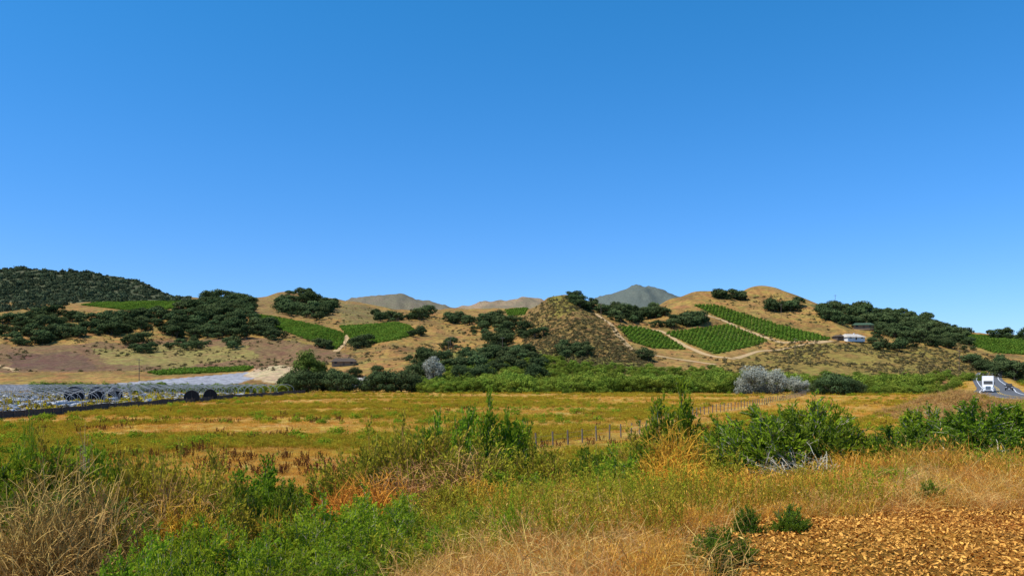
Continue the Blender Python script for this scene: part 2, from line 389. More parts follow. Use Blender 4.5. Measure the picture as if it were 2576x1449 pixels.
reg([(-400,868),(0,870),(250,862),(450,858),(640,848),(740,855),(900,900),(700,925),(300,935),(-400,940)], (.19,.11,.052), .9, 330, 700)
reg([(230,878),(420,868),(620,872),(660,900),(420,925),(280,918)], (.28,.23,.06), .6, 330, 700)
reg([(20,890),(200,885),(250,930),(20,930)], (.13,.07,.045), .75, 330, 700)
reg([(1300,800),(1380,745),(1440,740),(1500,775),(1560,850),(1650,905),(1720,950),(1300,950),(1330,860)], (.21,.13,.04), .85, 330, 600)
reg([(1380,748),(1440,742),(1475,770),(1400,800)], (.20,.18,.03), .6, 330, 600)
reg([(1850,905),(2000,868),(2200,865),(2420,880),(2576,925),(2576,960),(1700,960)], (.24,.17,.04), .8, 330, 600)
reg([(1050,880),(1350,880),(1700,930),(1800,950),(1050,950)], (.20,.20,.04), .7, 330, 600)
reg([(2040,765),(2250,775),(2420,830),(2576,880),(2480,880),(2300,850),(2100,800)], (.12,.11,.04), .7, 330, 800)
reg([(600,735),(700,730),(900,760),(940,790),(900,812),(840,800),(640,790)], (.25,.155,.055), .8, 500, 1200)
reg([(850,762),(950,775),(1000,790),(940,815),(860,810)], (.20,.15,.05), .8, 500, 1200)
mtn = (y > 810) & (y < 1500) & (px < 480); setc(mtn, (.075,.085,.042), .97); setc(mtn*sst(.55, .7, nA), (.17,.14,.065), .4)
far = (y > 1500)  # far hills: distance haze is painted into their greyer colours
setc(far, (.19,.155,.10)); setc(far*(px > 1150)*(px < 1420), (.32,.22,.13), .85)
setc(far*sst(.45, .6, nB), (.14,.13,.08), .5)
setc(far*(px > 1460)*(px < 1790), (.115,.135,.11), .9)
setc(far*(px < 500), (.08,.09,.05), .95)
plast = inpoly(px, py, [(-500,985),(-500,955),(0,968),(270,966),(560,942),(620,936),(660,938),(640,952),(600,964),(430,978),(270,978),(0,985)]) & (y > 280) & (y < 420)
setc(plast, (.31,.31,.33), .95)
reg([(620,945),(640,928),(700,918),(760,922),(760,960),(680,965)], (.50,.36,.20), .9, 300, 430)
hoopz = (x < -74) & (y > 100) & (y < 283); setc(hoopz, (.17,.145,.115), .9); setc(hoopz*sst(.52, .62, nC), (.36,.35,.34), .7)
for poly, _ in VINES: setc(inpoly(px, py, poly) & hb, (.11,.16,.027), .85)
chipm = (x > 1.35+(y-6.8)*.33+(nC-.5)) & (y < 10.9+(nC-.5)*1.6) & (y > -25)
setc(chipm, (.40,.14,.025)); 
q = ((x-60)/9.5)**2+((y-107)/13)**2; setc(sst(1.3, .8, q), (.30,.17,.08), .9)
me = bpy.data.meshes.new('ground_terrain'); nr, ncol = XX.shape
me.vertices.add(len(x)); me.vertices.foreach_set('co', np.stack([x, y, z], 1).astype(np.float32).ravel())
ii = (np.arange(nr-1)[:, None]*ncol+np.arange(ncol-1)[None]).ravel(); fq = np.stack([ii, ii+1, ii+ncol+1, ii+ncol], 1).astype(np.int32)
me.loops.add(fq.size); me.loops.foreach_set('vertex_index', fq.ravel()); me.polygons.add(len(fq)); me.polygons.foreach_set('loop_start', (np.arange(len(fq))*4).astype(np.int32))
me.update(calc_edges=True); me.polygons.foreach_set('use_smooth', np.ones(len(fq), bool))
ca = me.attributes.new('albedo', 'FLOAT_COLOR', 'POINT'); ca.data.foreach_set('color', np.concatenate([col, np.ones((len(x), 1))], 1).astype(np.float32).ravel())
m, nt, out = new_mat('ground'); N = nt.nodes; L = nt.links
at = N.new('ShaderNodeAttribute'); at.attribute_name = 'albedo'; ge = N.new('ShaderNodeNewGeometry')
def noise(sc, det, rough=.6):
    n_ = N.new('ShaderNodeTexNoise'); n_.inputs['Scale'].default_value = sc; n_.inputs['Detail'].default_value = det; n_.inputs['Roughness'].default_value = rough
    L.new(ge.outputs['Position'], n_.inputs['Vector']); return n_.outputs[0]
def mrange(s, a, b, c, d):
    r = N.new('ShaderNodeMapRange'); r.inputs[1].default_value = a; r.inputs[2].default_value = b; r.inputs[3].default_value = c; r.inputs[4].default_value = d; L.new(s, r.inputs[0]); return r.outputs[0]
hs = N.new('ShaderNodeHueSaturation'); L.new(at.outputs['Color'], hs.inputs['Color'])
v1 = mrange(noise(.35, 8, .72), .32, .68, .46, 1.5); v2 = mrange(noise(6, 6, .7), .3, .7, .65, 1.3)
mu = N.new('ShaderNodeMath'); mu.operation = 'MULTIPLY'; L.new(v1, mu.inputs[0]); L.new(v2, mu.inputs[1]); L.new(mu.outputs[0], hs.inputs['Value'])
L.new(mrange(noise(.12, 5), .3, .7, .475, .53), hs.inputs['Hue'])
b = N.new('ShaderNodeBsdfPrincipled'); b.inputs['Roughness'].default_value = .95; b.inputs['Specular IOR Level'].default_value = .1
L.new(hs.outputs[0], b.inputs['Base Color'])
bp = N.new('ShaderNodeBump'); bp.inputs['Strength'].default_value = .7; bp.inputs['Distance'].default_value = .45; L.new(noise(1.3, 9, .75), bp.inputs['Height']); L.new(bp.outputs[0], b.inputs['Normal'])
L.new(b.outputs[0], out.inputs[0]); me.materials.append(m)
scene.collection.objects.link(bpy.data.objects.new('ground_terrain', me))

# ---------------------------------------------------------------- templates
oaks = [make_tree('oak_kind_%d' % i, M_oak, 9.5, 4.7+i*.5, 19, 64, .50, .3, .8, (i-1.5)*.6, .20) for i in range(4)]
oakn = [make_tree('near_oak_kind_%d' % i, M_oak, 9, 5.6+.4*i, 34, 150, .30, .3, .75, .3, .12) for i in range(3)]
wills = [make_tree('willow_kind_%d' % i, M_oakw, 6, 3.4, 16, 90, .24, .12, .95, .2, .05) for i in range(3)]
sycs = [make_tree('sycamore_kind', M_syc, 15, 5.0, 34, 170, .34, .25, 1.1, .2, .12)]
eucs = [make_tree('silver_kind_%d' % i, M_euc, 9, 4.4, 30, 170, .22, .2, 1.1, .2, .08) for i in range(2)]
vinek = [make_blob_shrub('vine_kind_%d' % i, M_vine, 40, .33) for i in range(3)]
shrubk = [make_blob_shrub('shrub_kind_%d' % i, M_shrub, 60, .24) for i in range(3)]
chapk = [make_blob_shrub('chaparral_kind_%d' % i, M_chap, 90, .26) for i in range(3)]

def place(poly, n, dmin=325, dmax=1500):
    q = rand_poly(poly, n); d = cast(q[:, 0], q[:, 1], dmin, dmax); ok = ~np.isnan(d); q = q[ok]; d = d[ok]
    X = (q[:, 0]-CX)/F*d; return np.stack([X, d, H(X, d)-.2], 1)
WOOD = [
 ('oak_woodland', [
  ([(-500,790),(0,800),(0,850),(-500,860)], 50), ([(0,812),(40,800),(70,815),(40,870),(0,850)], 12),
  ([(60,800),(130,790),(200,792),(240,805),(360,805),(380,830),(330,845),(240,850),(120,868),(40,872),(60,840)], 100),
  ([(210,800),(300,795),(370,805),(440,780),(480,765),(620,752),(640,790),(600,840),(560,855),(420,850),(380,815)], 150),
  ([(300,868),(360,860),(390,890),(340,898)], 7), ([(390,872),(540,865),(560,888),(510,892),(430,880)], 8),
  ([(560,858),(640,845),(610,862),(580,888)], 6)]),
 ('oak_woodland', [
  ([(600,760),(640,765),(640,785),(600,800)], 14), ([(640,808),(700,840),(740,858),(680,858),(640,838)], 20),
  ([(700,780),(730,745),(780,745),(850,770),(850,785),(800,800),(830,815),(760,805),(710,795)], 56),
  ([(470,768),(520,760),(600,756),(640,765),(600,775)], 20), ([(940,798),(1000,803),(1085,796),(1085,806),(960,812)], 18),
  ([(1020,845),(1060,838),(1065,850),(1025,852)], 4), ([(780,862),(830,875),(850,885),(800,875)], 5), ([(880,872),(930,870),(935,876),(885,880)], 5)]),
 ('oak_woodland', [
  ([(1120,800),(1200,806),(1270,800),(1300,820),(1250,835),(1190,822),(1130,815)], 30),
  ([(1190,830),(1300,830),(1370,835),(1380,850),(1280,870),(1190,855)], 28),
  ([(1110,872),(1150,870),(1150,882),(1110,882)], 3), ([(1150,890),(1250,870),(1340,890),(1370,908),(1280,912),(1160,912)], 38),
  ([(1390,875),(1480,880),(1475,905),(1400,900)], 11), ([(1020,905),(1060,900),(1200,910),(1380,920),(1380,940),(1050,935)], 40),
  ([(1610,905),(1648,905),(1645,912),(1612,912)], 2)]),
 ('oak_woodland', [
  ([(1430,750),(1470,756),(1500,775),(1480,785),(1440,768)], 22), ([(1495,782),(1540,782),(1600,792),(1620,815),(1540,812)], 32),
  ([(1600,790),(1680,785),(1690,800),(1620,805)], 20), ([(1630,825),(1720,806),(1780,810),(1780,818),(1700,828)], 22),
  ([(1790,748),(1870,753),(1875,758),(1800,752)], 11), ([(1925,780),(2010,770),(2015,785),(1930,786)], 14), ([(2010,742),(2045,748),(2050,752),(2015,747)], 5)]),
 ('oak_woodland', [
  ([(2040,778),(2100,778),(2250,793),(2350,818),(2440,850),(2460,885),(2380,880),(2300,862),(2190,855),(2110,820),(2060,805)], 190),
  ([(2420,910),(2520,915),(2600,935),(2700,960),(2576,965),(2500,945),(2430,925)], 30), ([(2470,852),(2700,865),(2700,858),(2480,845)], 22),
  ([(2200,880),(2300,872),(2300,886),(2210,886)], 5)]),
]
for nm, lst in WOOD:
    P = np.concatenate([place(pl, int(n*1.6)) for pl, n in lst])
    a, b_ = proj(P[:, 0], P[:, 1], P[:, 2]+3.5); k = ~((abs(a-2165) < 32) & (b_ > 806) & (b_ < 850)) & ~((abs(a-2142) < 40) & (b_ > 832) & (b_ < 870)); P = P[k]
    cl = .75+.5*vn(P[:, 0]/22, P[:, 1]/40, 6)
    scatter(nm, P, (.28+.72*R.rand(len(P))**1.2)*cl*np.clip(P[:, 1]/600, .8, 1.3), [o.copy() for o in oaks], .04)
P = np.concatenate([place([(-600,655),(0,655),(60,655),(220,665),(420,715),(490,760),(200,762),(0,790),(-600,800)], 5600, 700, 1500)])
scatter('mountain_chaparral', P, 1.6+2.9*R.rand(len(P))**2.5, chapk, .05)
P = np.concatenate([place([(-500,765),(400,790),(900,770),(1200,800),(1340,790),(1430,745),(1560,790),(1900,725),(2100,775),(2600,890),(2600,945),(900,940),(300,935),(-500,935)], 13000),
                    place([(1310,800),(1390,745),(1450,745),(1560,850),(1650,930),(1330,930)], 3600), place([(1850,905),(2000,868),(2200,865),(2420,880),(2576,925),(2576,950),(1700,950)], 2600)])
ppx, ppy = proj(P[:, 0], P[:, 1], P[:, 2]); bad = np.zeros(len(P), bool)
for poly, _ in VINES: bad |= inpoly(ppx, ppy, poly)
den = fbm(P[:, 0]/30, P[:, 1]/30, 3, 41)+.22*((ppx > 1310) & (ppx < 1650) & (ppy > 740))
bad |= (R.rand(len(P)) > sst(.38, .64, den)); P = P[~bad]
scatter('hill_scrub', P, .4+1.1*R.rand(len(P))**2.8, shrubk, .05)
# vineyards
for poly, ang in VINES:
    pp = np.array(poly, float); d = cast(pp[:, 0], pp[:, 1]-0, 330, 1300); d = d[~np.isnan(d)]
    d0, d1 = d.min()-15, d.max()+20; xs_ = (pp[:, 0]-CX)/F; xa = min((xs_*d0).min(), (xs_*d1).min()); xb = max((xs_*d0).max(), (xs_*d1).max())
    D = math.hypot(xb-xa, d1-d0); u, v = np.meshgrid(np.arange(-D/2, D/2, 1.1), np.arange(-D/2, D/2, 2.2))
    u = u.ravel()+R.rand(u.size)*.3; v = v.ravel()+R.randn(v.size)*.18; cx_, cy_ = (xa+xb)/2, (d0+d1)/2
    X = cx_+u*math.sin(ang)+v*math.cos(ang); Y = cy_+u*math.cos(ang)-v*math.sin(ang)
    k = (Y > d0) & (Y < d1); X = X[k]; Y = Y[k]; Z = H(X, Y); a, b_ = proj(X, Y, Z); k = inpoly(a, b_, poly) & (R.rand(len(a)) > .05)
    P = np.stack([X[k], Y[k], Z[k]+.25], 1); n_ = len(P)
    if n_:
        vg = .8+.4*fbm(P[:, 0]/12, P[:, 1]/12, 2, 5)
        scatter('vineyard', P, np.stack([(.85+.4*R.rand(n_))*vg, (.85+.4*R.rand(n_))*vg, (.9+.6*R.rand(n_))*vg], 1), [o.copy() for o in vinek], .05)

# ---------------------------------------------------------------- dirt roads
M_dirt = plain('dirt', (.46,.31,.15), .95, 0, 1.5, .2, .1)
def strip(name, pts, width, mat, dz=.12, n=60):
    P = smooth_path(pts, n); T = nrm(np.gradient(P[:, :2], axis=0)); S = np.stack([T[:, 1], -T[:, 0]], 1)
    w = width/2*(1+.5*(vn(P[:, 0]/7, P[:, 1]/7, 3)-.5)); rows = []
    for k_ in (-1, -.33, .33, 1):
        q = P[:, :2]+S*(w*k_)[:, None]; rows.append(np.column_stack([q, H(q[:, 0], q[:, 1])+dz]))
    V = np.stack(rows, 1).reshape(-1, 3)
    f = np.array([(i*4+j, i*4+j+1, (i+1)*4+j+1, (i+1)*4+j) for i in range(n-1) for j in range(3)])
    return build(name, [(V, f, .5, 0)], [mat], True, True)
for ln, w in [([(1500,790),(1535,815),(1560,850),(1600,885),(1690,902),(1800,918)], 3.2), ([(1590,820),(1660,834),(1735,876),(1790,896),(1850,905)], 3.0),
              ([(1765,790),(1830,812),(1935,853),(1985,863),(2090,860)], 3.0), ([(2095,858),(2000,873),(1920,883),(1850,903)], 3.2), ([(845,885),(870,852),(884,843)], 4), ([(-40,905),(10,925),(40,935)], 3)]:
    a = np.array(ln, float); d = cast(a[:, 0], a[:, 1]); k = ~np.isnan(d)
    strip('dirt_road', np.stack([(a[k, 0]-CX)/F*d[k], d[k]], 1), w, M_dirt)

# ---------------------------------------------------------------- highway
M_asph = plain('asphalt', (.12,.12,.122), .95, 0, 2, .15, .1); M_white = plain('white_paint', (.75,.75,.72), .6, 0, 5, .1); M_yel = plain('yellow_paint', (.65,.42,.05), .6, 0, 5, .1)
def rstrip(o0, o1, dz, mi):
    T = nrm(np.gradient(RP[:, :2], axis=0)); S = np.stack([T[:, 1], -T[:, 0]], 1)
    A = np.column_stack([RP[:, :2]+S*o0, RP[:, 2]+dz]); B = np.column_stack([RP[:, :2]+S*o1, RP[:, 2]+dz]); V = np.stack([A, B], 1).reshape(-1, 3)
    f = np.array([(2*i, 2*i+1, 2*i+3, 2*i+2) for i in range(len(RP)-1)]); return V, f, .5, mi
build('highway', [rstrip(-5.4, 5.4, .03, 0), rstrip(-4.1, -3.85, .05, 1), rstrip(3.85, 4.1, .05, 1), rstrip(-.32, -.14, .05, 2), rstrip(.14, .32, .05, 2)], [M_asph, M_white, M_yel], True)

# ---------------------------------------------------------------- solid-part helper
def box_part(name, parent, size, loc, mat, bev=.0, rot=(0, 0, 0), taper=None):
    import bmesh
    bm = bmesh.new(); bmesh.ops.create_cube(bm, size=1)
    for v in bm.verts:
        v.co.x *= size[0]; v.co.y *= size[1]; v.co.z *= size[2]
        if taper and v.co.z > 0: v.co.x *= taper[0]; v.co.y *= taper[1]
    if bev: bmesh.ops.bevel(bm, geom=bm.edges[:], offset=bev, segments=2, affect='EDGES')
    me = bpy.data.meshes.new(name); bm.to_mesh(me); bm.free(); me.materials.append(mat)
    o = bpy.data.objects.new(name, me); o.location = loc; o.rotation_euler = rot; o.parent = parent; scene.collection.objects.link(o); return o
def cyl_part(name, parent, r, depth, loc, mat, axis='X', seg=20):
    import bmesh
    bm = bmesh.new(); bmesh.ops.create_cone(bm, cap_ends=True, segments=seg, radius1=r, radius2=r, depth=depth)
    me = bpy.data.meshes.new(name); bm.to_mesh(me); bm.free(); me.materials.append(mat)
    o = bpy.data.objects.new(name, me); o.location = loc; o.parent = parent
    o.rotation_euler = {'X': (0, math.pi/2, 0), 'Y': (math.pi/2, 0, 0), 'Z': (0, 0, 0)}[axis]; scene.collection.objects.link(o); return o
def prism(name, parent, prof, width, mat, axis='X'):
    n = len(prof); V = [(-width/2, a, b) for a, b in prof]+[(width/2, a, b) for a, b in prof]
    f = [tuple(range(n))[::-1], tuple(range(n, 2*n))]+[(i, (i+1) % n, n+(i+1) % n, n+i) for i in range(n)]
    me = bpy.data.meshes.new(name); me.from_pydata(V, [], f); me.update(); me.materials.append(mat)
    o = bpy.data.objects.new(name, me); o.parent = parent; scene.collection.objects.link(o)
    bv = o.modifiers.new('b', 'BEVEL'); bv.width = .05; bv.segments = 2; return o
def empty(name, loc, rz=0):
    e = bpy.data.objects.new(name, None); e.location = loc; e.rotation_euler = (0, 0, rz); scene.collection.objects.link(e); return e
M_tw = plain('truck_paint', (.8,.8,.8), .35, 0, 1, .03); M_glass = plain('dark_glass', (.012,.014,.018), .35, 0, 1, .05, .3); M_tire = plain('tire', (.02,.02,.02), .9)
M_chr = plain('chrome', (.5,.5,.52), .25, .9, 1, .05); M_blk = plain('black_paint', (.012,.013,.017), .35, 0, 1, .05, .3); M_lamp = plain('headlamp', (.7,.7,.7), .15); M_dark = plain('dark_plastic', (.03,.03,.03), .6)

def roadpoint(yv, off):
    i = int(np.argmin(np.abs(RP[:, 1]-yv))); T = nrm(RP[i+1, :2]-RP[i-1, :2]); return RP[i, 0]+T[1]*off, RP[i, 1]-T[0]*off, RP[i, 2]+.05, -math.atan2(T[0], T[1])
X_, Y_, Z_, A_ = roadpoint(200, -2.2)
t = empty('semi_truck', (X_, Y_, Z_), -math.atan2(X_, Y_)+.01)
prism('hood', t, [(-3.4,.55),(-3.4,1.35),(-3.2,1.6),(-2.0,1.95),(-2.0,.55)], 2.05, M_tw)
prism('cab', t, [(-2.05,.6),(-2.05,1.93),(-1.45,2.85),(-1.1,3.1),(1.2,3.1),(1.2,.6)], 2.35, M_tw)
prism('roof_fairing', t, [(-1.35,3.0),(-.6,3.75),(.2,4.0),(1.2,4.0),(1.2,3.0)], 2.2, M_tw)
w_ = box_part('windshield', t, (2.0, .04, 1.0), (0, -1.84, 2.40), M_glass, 0, (-.58, 0, 0))
box_part('grille', t, (1.1, .08, .95), (0, -3.43, 1.05), M_chr, .02)
for k_ in range(5): box_part('grille_slat_%d' % k_, t, (1.0, .03, .05), (0, -3.49, .72+.16*k_), M_dark)
box_part('bumper', t, (2.4, .35, .38), (0, -3.45, .42), M_tw, .06); box_part('air_dam', t, (1.6, .04, .2), (0, -3.64, .42), M_dark)
for s_ in (-1, 1):
    sd = 'l' if s_ < 0 else 'r'
    box_part('fender_'+sd, t, (.42, 1.3, .55), (s_*1.05, -2.75, 1.0), M_tw, .12)
    box_part('headlamp_'+sd, t, (.34, .06, .22), (s_*.95, -3.42, 1.12), M_lamp, .02)
    box_part('mirror_'+sd, t, (.12, .16, .65), (s_*1.42, -1.75, 2.25), M_dark, .03)
    box_part('side_window_'+sd, t, (.03, .8, .6), (s_*1.185, -1.0, 2.3), M_glass)
    cyl_part('front_wheel_'+sd, t, .5, .3, (s_*1.05, -2.75, .5), M_tire)
    for j, yy in enumerate((1.6, 2.9, 14.2, 15.5)): cyl_part('wheel_%d_%s' % (j, sd), t, .5, .55, (s_*.98, yy, .5), M_tire)
    cyl_part('fuel_tank_'+sd, t, .33, 1.5, (s_*1.0, -.4, .75), M_chr, 'Y')
box_part('trailer', t, (2.55, 14.5, 2.85), (0, 9.0, 2.62), M_tw, .03); box_part('chassis', t, (.9, 17, .25), (0, 6.5, .95), M_dark)

X_, Y_, Z_, A_ = roadpoint(222, 2.6)
c = empty('suv_car', (X_, Y_, Z_), A_)
prism('body', c, [(-2.35,.35),(-2.4,.75),(-2.25,1.0),(-1.2,1.12),(2.25,1.15),(2.38,.9),(2.35,.35)], 1.9, M_blk)
g_ = box_part('cabin', c, (1.75, 3.3, .68), (0, .55, 1.45), M_glass, .06, (0, 0, 0), (.8, .8)); box_part('roof', c, (1.38, 2.5, .06), (0, .55, 1.82), M_blk, .02)
box_part('grille', c, (1.0, .05, .25), (0, -2.42, .75), M_dark, .01); box_part('plate', c, (.5, .03, .14), (0, -2.45, .5), M_tw)
for s_ in (-1, 1):
    box_part('headlamp_%d' % s_, c, (.4, .06, .16), (s_*.7, -2.39, .86), M_lamp, .02); box_part('mirror_%d' % s_, c, (.2, .12, .16), (s_*1.02, -.7, 1.2), M_blk, .03)
    for yy in (-1.5, 1.5): cyl_part('wheel_%d_%d' % (s_, yy), c, .38, .24, (s_*.86, yy, .38), M_tire)

# ---------------------------------------------------------------- hoop houses
M_hoop = plain('galvanised_pipe', (.30,.31,.32), .7, 0, 3, .15, .2); M_cloth = plain('black_shade_cloth', (.012,.012,.013), .9); M_sheet = plain('white_ground_sheet', (.50,.49,.47), .9, 0, .5, .35, .1)
TUN = []
for px_, py_, wpx, hpx in [(482,1013,36,26),(529,1009,32,25),(186,1010,44,32),(243,1008,36,30),(290,1003,32,24)]:
    d = 6.2*F/(py_-HZ); TUN.append(((px_-CX)/F*d, d, wpx/2/F*d*1.05, hpx/F*d*1.2, px_ > 400))
parts = []; tw = 6.3
th = np.linspace(0, np.pi, 11)
for k_ in range(30):
    xc = -77.5-k_*tw
    for yy in np.arange(112, 276, 6.5):
        if R.rand() < .08: continue
        if any(abs((yy-b)) < 16 and abs(xc-a) < 6 and yy < b+3 for a, b, *_ in TUN): continue
        P = np.stack([xc+tw/2*.96*np.cos(th)+R.randn()*.06, np.full(11, yy)+R.randn()*.3, 1.1+2.2*np.sin(th)**.8], 1); P[0, 2] = P[-1, 2] = 0
        parts.append(tube(P, .05, 0, .5, 4))
    parts.append(tube([(xc, 112, 3.3), (xc, 274, 3.3)], .03, 0, .5, 4))
build('hoop_house_frames', parts, [M_hoop], True)
parts = []
for k_ in range(30):
    xc = -77.5-k_*tw
    for xo in (-1.9, 0.1):
        for y0_ in np.arange(114, 274, 9.0):
            if R.rand() < .58: continue
            n_ = 8; yy = np.linspace(y0_, y0_+4+5*R.rand(), n_); w1 = .35+.12*R.rand(n_); hz_ = .3+.35*vn(yy/2, yy*0+k_*3+xo, 5)
            A = np.stack([xc+xo-w1, yy, yy*0], 1); B = np.stack([xc+xo-w1*.6+.1*R.randn(n_), yy, hz_], 1); C_ = np.stack([xc+xo+w1*.6+.1*R.randn(n_), yy, hz_+.1*R.randn(n_)], 1); D_ = np.stack([xc+xo+w1, yy, yy*0], 1)
            V = np.stack([A, B, C_, D_], 1).reshape(-1, 3); f = np.array([(i*4+j, i*4+j+1, (i+1)*4+j+1, (i+1)*4+j) for i in range(n_-1) for j in range(3)])
            parts.append((V, f, .5, 0))
build('covered_planting_beds', parts, [M_sheet], True)
pts = np.stack([-74-185*R.rand(3600), 114+162*R.rand(3600), np.full(3600, .1)], 1)
pots = [make_blob_shrub('bed_plant_kind_%d' % i, M_weed, 40, .3) for i in range(2)]+[make_blob_shrub('bed_plant_dark_kind', M_shrub, 40, .3)]
scatter('bed_plants', pts, .35+.5*R.rand(3600), pots, .1)
for xc, d, r_, h_, rt in TUN:
    e = empty('shade_tunnel', (xc, d, 0), .36 if rt else .45); n_ = 14; tt = np.linspace(0, np.pi, n_)
    prof = [(math.cos(a)*r_, h_*.25+h_*.75*math.sin(a)**.8) for a in tt]; prof[0] = (r_, 0); prof[-1] = (-r_, 0)
    dl = 5; V = [(a, 0, b) for a, b in prof]+[(a, dl, b) for a, b in prof]; fs = [(i, i+1, n_+i+1, n_+i) for i in range(n_-1)]
    me = bpy.data.meshes.new('cover'); me.from_pydata(V, [], fs+[tuple(range(n_, 2*n_)), tuple(range(n_))[::-1]]); me.materials.append(M_cloth); o = bpy.data.objects.new('cover', me); o.parent = e; scene.collection.objects.link(o)
    q = build('end_hoop', [tube([(a, -.05, b) for a, b in prof], .05, 0, .5, 5), tube([(0, -.05, 0), (0, -.05, h_)], .03, 0, .5, 4)], [M_dark if rt else M_hoop]); q.parent = e; scene.collection.objects.link(q)
M_fab = plain('fence_fabric', (.05,.042,.038), .9, 0, 4, .3); M_post = plain('weathered_post', (.17,.13,.095), .9, 0, 8, .3)
yy = np.arange(70, 284, 2.5); n_ = len(yy); xx = -72.8+.08*R.randn(n_); hz0 = H(xx, yy); tp = hz0+1.15+.06*R.randn(n_)
V = np.stack([np.stack([xx, yy, hz0-.05], 1), np.stack([xx, yy, tp], 1)], 1).reshape(-1, 3); f = np.array([(2*i, 2*i+1, 2*i+3, 2*i+2) for i in range(n_-1)])
pp_ = [(V, f, .5, 0)]+[tube([(a+.06, b_, c_-.2), (a+.06, b_, c_+1.3)], .05, 1, .5, 5) for a, b_, c_ in zip(xx, yy, hz0)]
build('fabric_fence', pp_, [M_fab, M_post], True)

# ---------------------------------------------------------------- wire fence in the field
seg = np.r_[0, np.cumsum(np.hypot(*np.diff(FP, axis=0).T))]; sp = np.arange(0, seg[-1], 2.8)
fx_ = np.interp(sp, seg, FP[:, 0]); fy_ = np.interp(sp, seg, FP[:, 1]); fz_ = H(fx_, fy_)
parts = []
for a, b_, c_ in zip(fx_, fy_, fz_):
    hh = 1.4+.12*R.randn()*.8; parts.append(tube([(a, b_, c_-.2), (a+.05*R.randn(), b_+.05*R.randn(), c_+hh)], .075, 0, .5, 5))
for zo in (.35, .7, 1.1): parts.append(tube(np.stack([fx_, fy_, fz_+zo], 1), .007, 1, .5, 3))
build('wire_fence', parts, [M_post, M_hoop], True)

# ---------------------------------------------------------------- utility poles
M_pole = plain('pole_wood', (.12,.085,.06), .9)
def pole(px_, py_, h=10, dmin=325, dmax=1100):
    d = cast(px_, py_, dmin, dmax)[0]
    if np.isnan(d): return
    X = (px_-CX)/F*d; Z = float(H([X], [d])[0])
    build('utility_pole', [tube([(X, d, Z-.5), (X, d, Z+h)], [.17, .11], 0, .5, 8), tube([(X-1.2, d, Z+h-.6), (X+1.2, d, Z+h-.6)], .07, 0, .5, 4)]+[tube([(X+o_, d, Z+h-.6), (X+o_, d, Z+h-.3)], .05, 1, .5, 5) for o_ in (-1.1, -.4, .4, 1.1)], [M_pole, M_hoop], True)
for a in [(350,958,10),(1128,905,10),(1133,880,8),(1512,798,9),(1965,800,9),(2101,772,9),(870,880,8),(2413,930,10),(2000,893,9),(1264,885,8)]: pole(*a)

# ---------------------------------------------------------------- houses
M_roofd = plain('dark_shingles', (.10,.075,.055), .9, 0, 3, .2, .1); M_roofg = plain('green_roof', (.06,.10,.06), .9, 0, 3, .2, .1); M_roofw = plain('pale_roof', (.50,.44,.36), .9); M_wall = plain('stucco', (.22,.15,.09), .9); M_wallw = plain('white_wall', (.7,.7,.68), .8)
def house(name, px_, py_, w, dp, wh, rh, wall, roof, rz=0, d=None):
    if d is None: d = cast(px_, py_)[0]
    X = (px_-CX)/F*d; Z = float(H([X], [d])[0]); e = empty(name, (X, d, Z), rz)
    box_part('walls', e, (w, dp, wh+1), (0, 0, wh/2-.5), wall)
    V = [(-w/2-.6, -dp/2-.9, wh-.1), (w/2+.6, -dp/2-.9, wh-.1), (w/2+.6, dp/2+.9, wh-.1), (-w/2-.6, dp/2+.9, wh-.1), (-w/2+w*.12, 0, wh+rh), (w/2-w*.12, 0, wh+rh)]
    me = bpy.data.meshes.new('roof'); me.from_pydata(V, [], [(0, 1, 5, 4), (1, 2, 5), (2, 3, 4, 5), (3, 0, 4), (3, 2, 1, 0)]); me.materials.append(roof); o = bpy.data.objects.new('roof', me); o.parent = e; scene.collection.objects.link(o)
    nw = max(2, int(w/3.5))
    for i in range(nw):
        xx_ = -w/2+w*(i+.5)/nw
        if i == nw//2: box_part('door', e, (1, .08, 2.1), (xx_, -dp/2-.03, 1.05), M_pole)
        else: box_part('window_%d' % i, e, (1.3, .08, 1.0), (xx_, -dp/2-.03, 1.5), M_glass); box_part('sill_%d' % i, e, (1.5, .14, .08), (xx_, -dp/2-.06, .94), M_wall)
    box_part('chimney', e, (.7, .7, 1.2), (w*.2, .8, wh+rh-.1), wall)
house('ranch_house', 866, 920, 12, 7, 2.0, 1.8, M_wall, M_roofd, .12)
house('outbuilding', 908, 948, 8, 6, 2.6, 1.2, M_wallw, M_roofw, .1, 345)
house('hillside_house', 2170, 828, 12, 8, 2.2, 1.5, M_wall, M_roofg, -.25)
house('farm_house', 2142, 857, 12, 8, 1.7, 1.9, M_wallw, M_roofw, .3)
house('shed', 2112, 855, 6, 5, 1.8, 1.0, M_pole, M_roofd, .2)

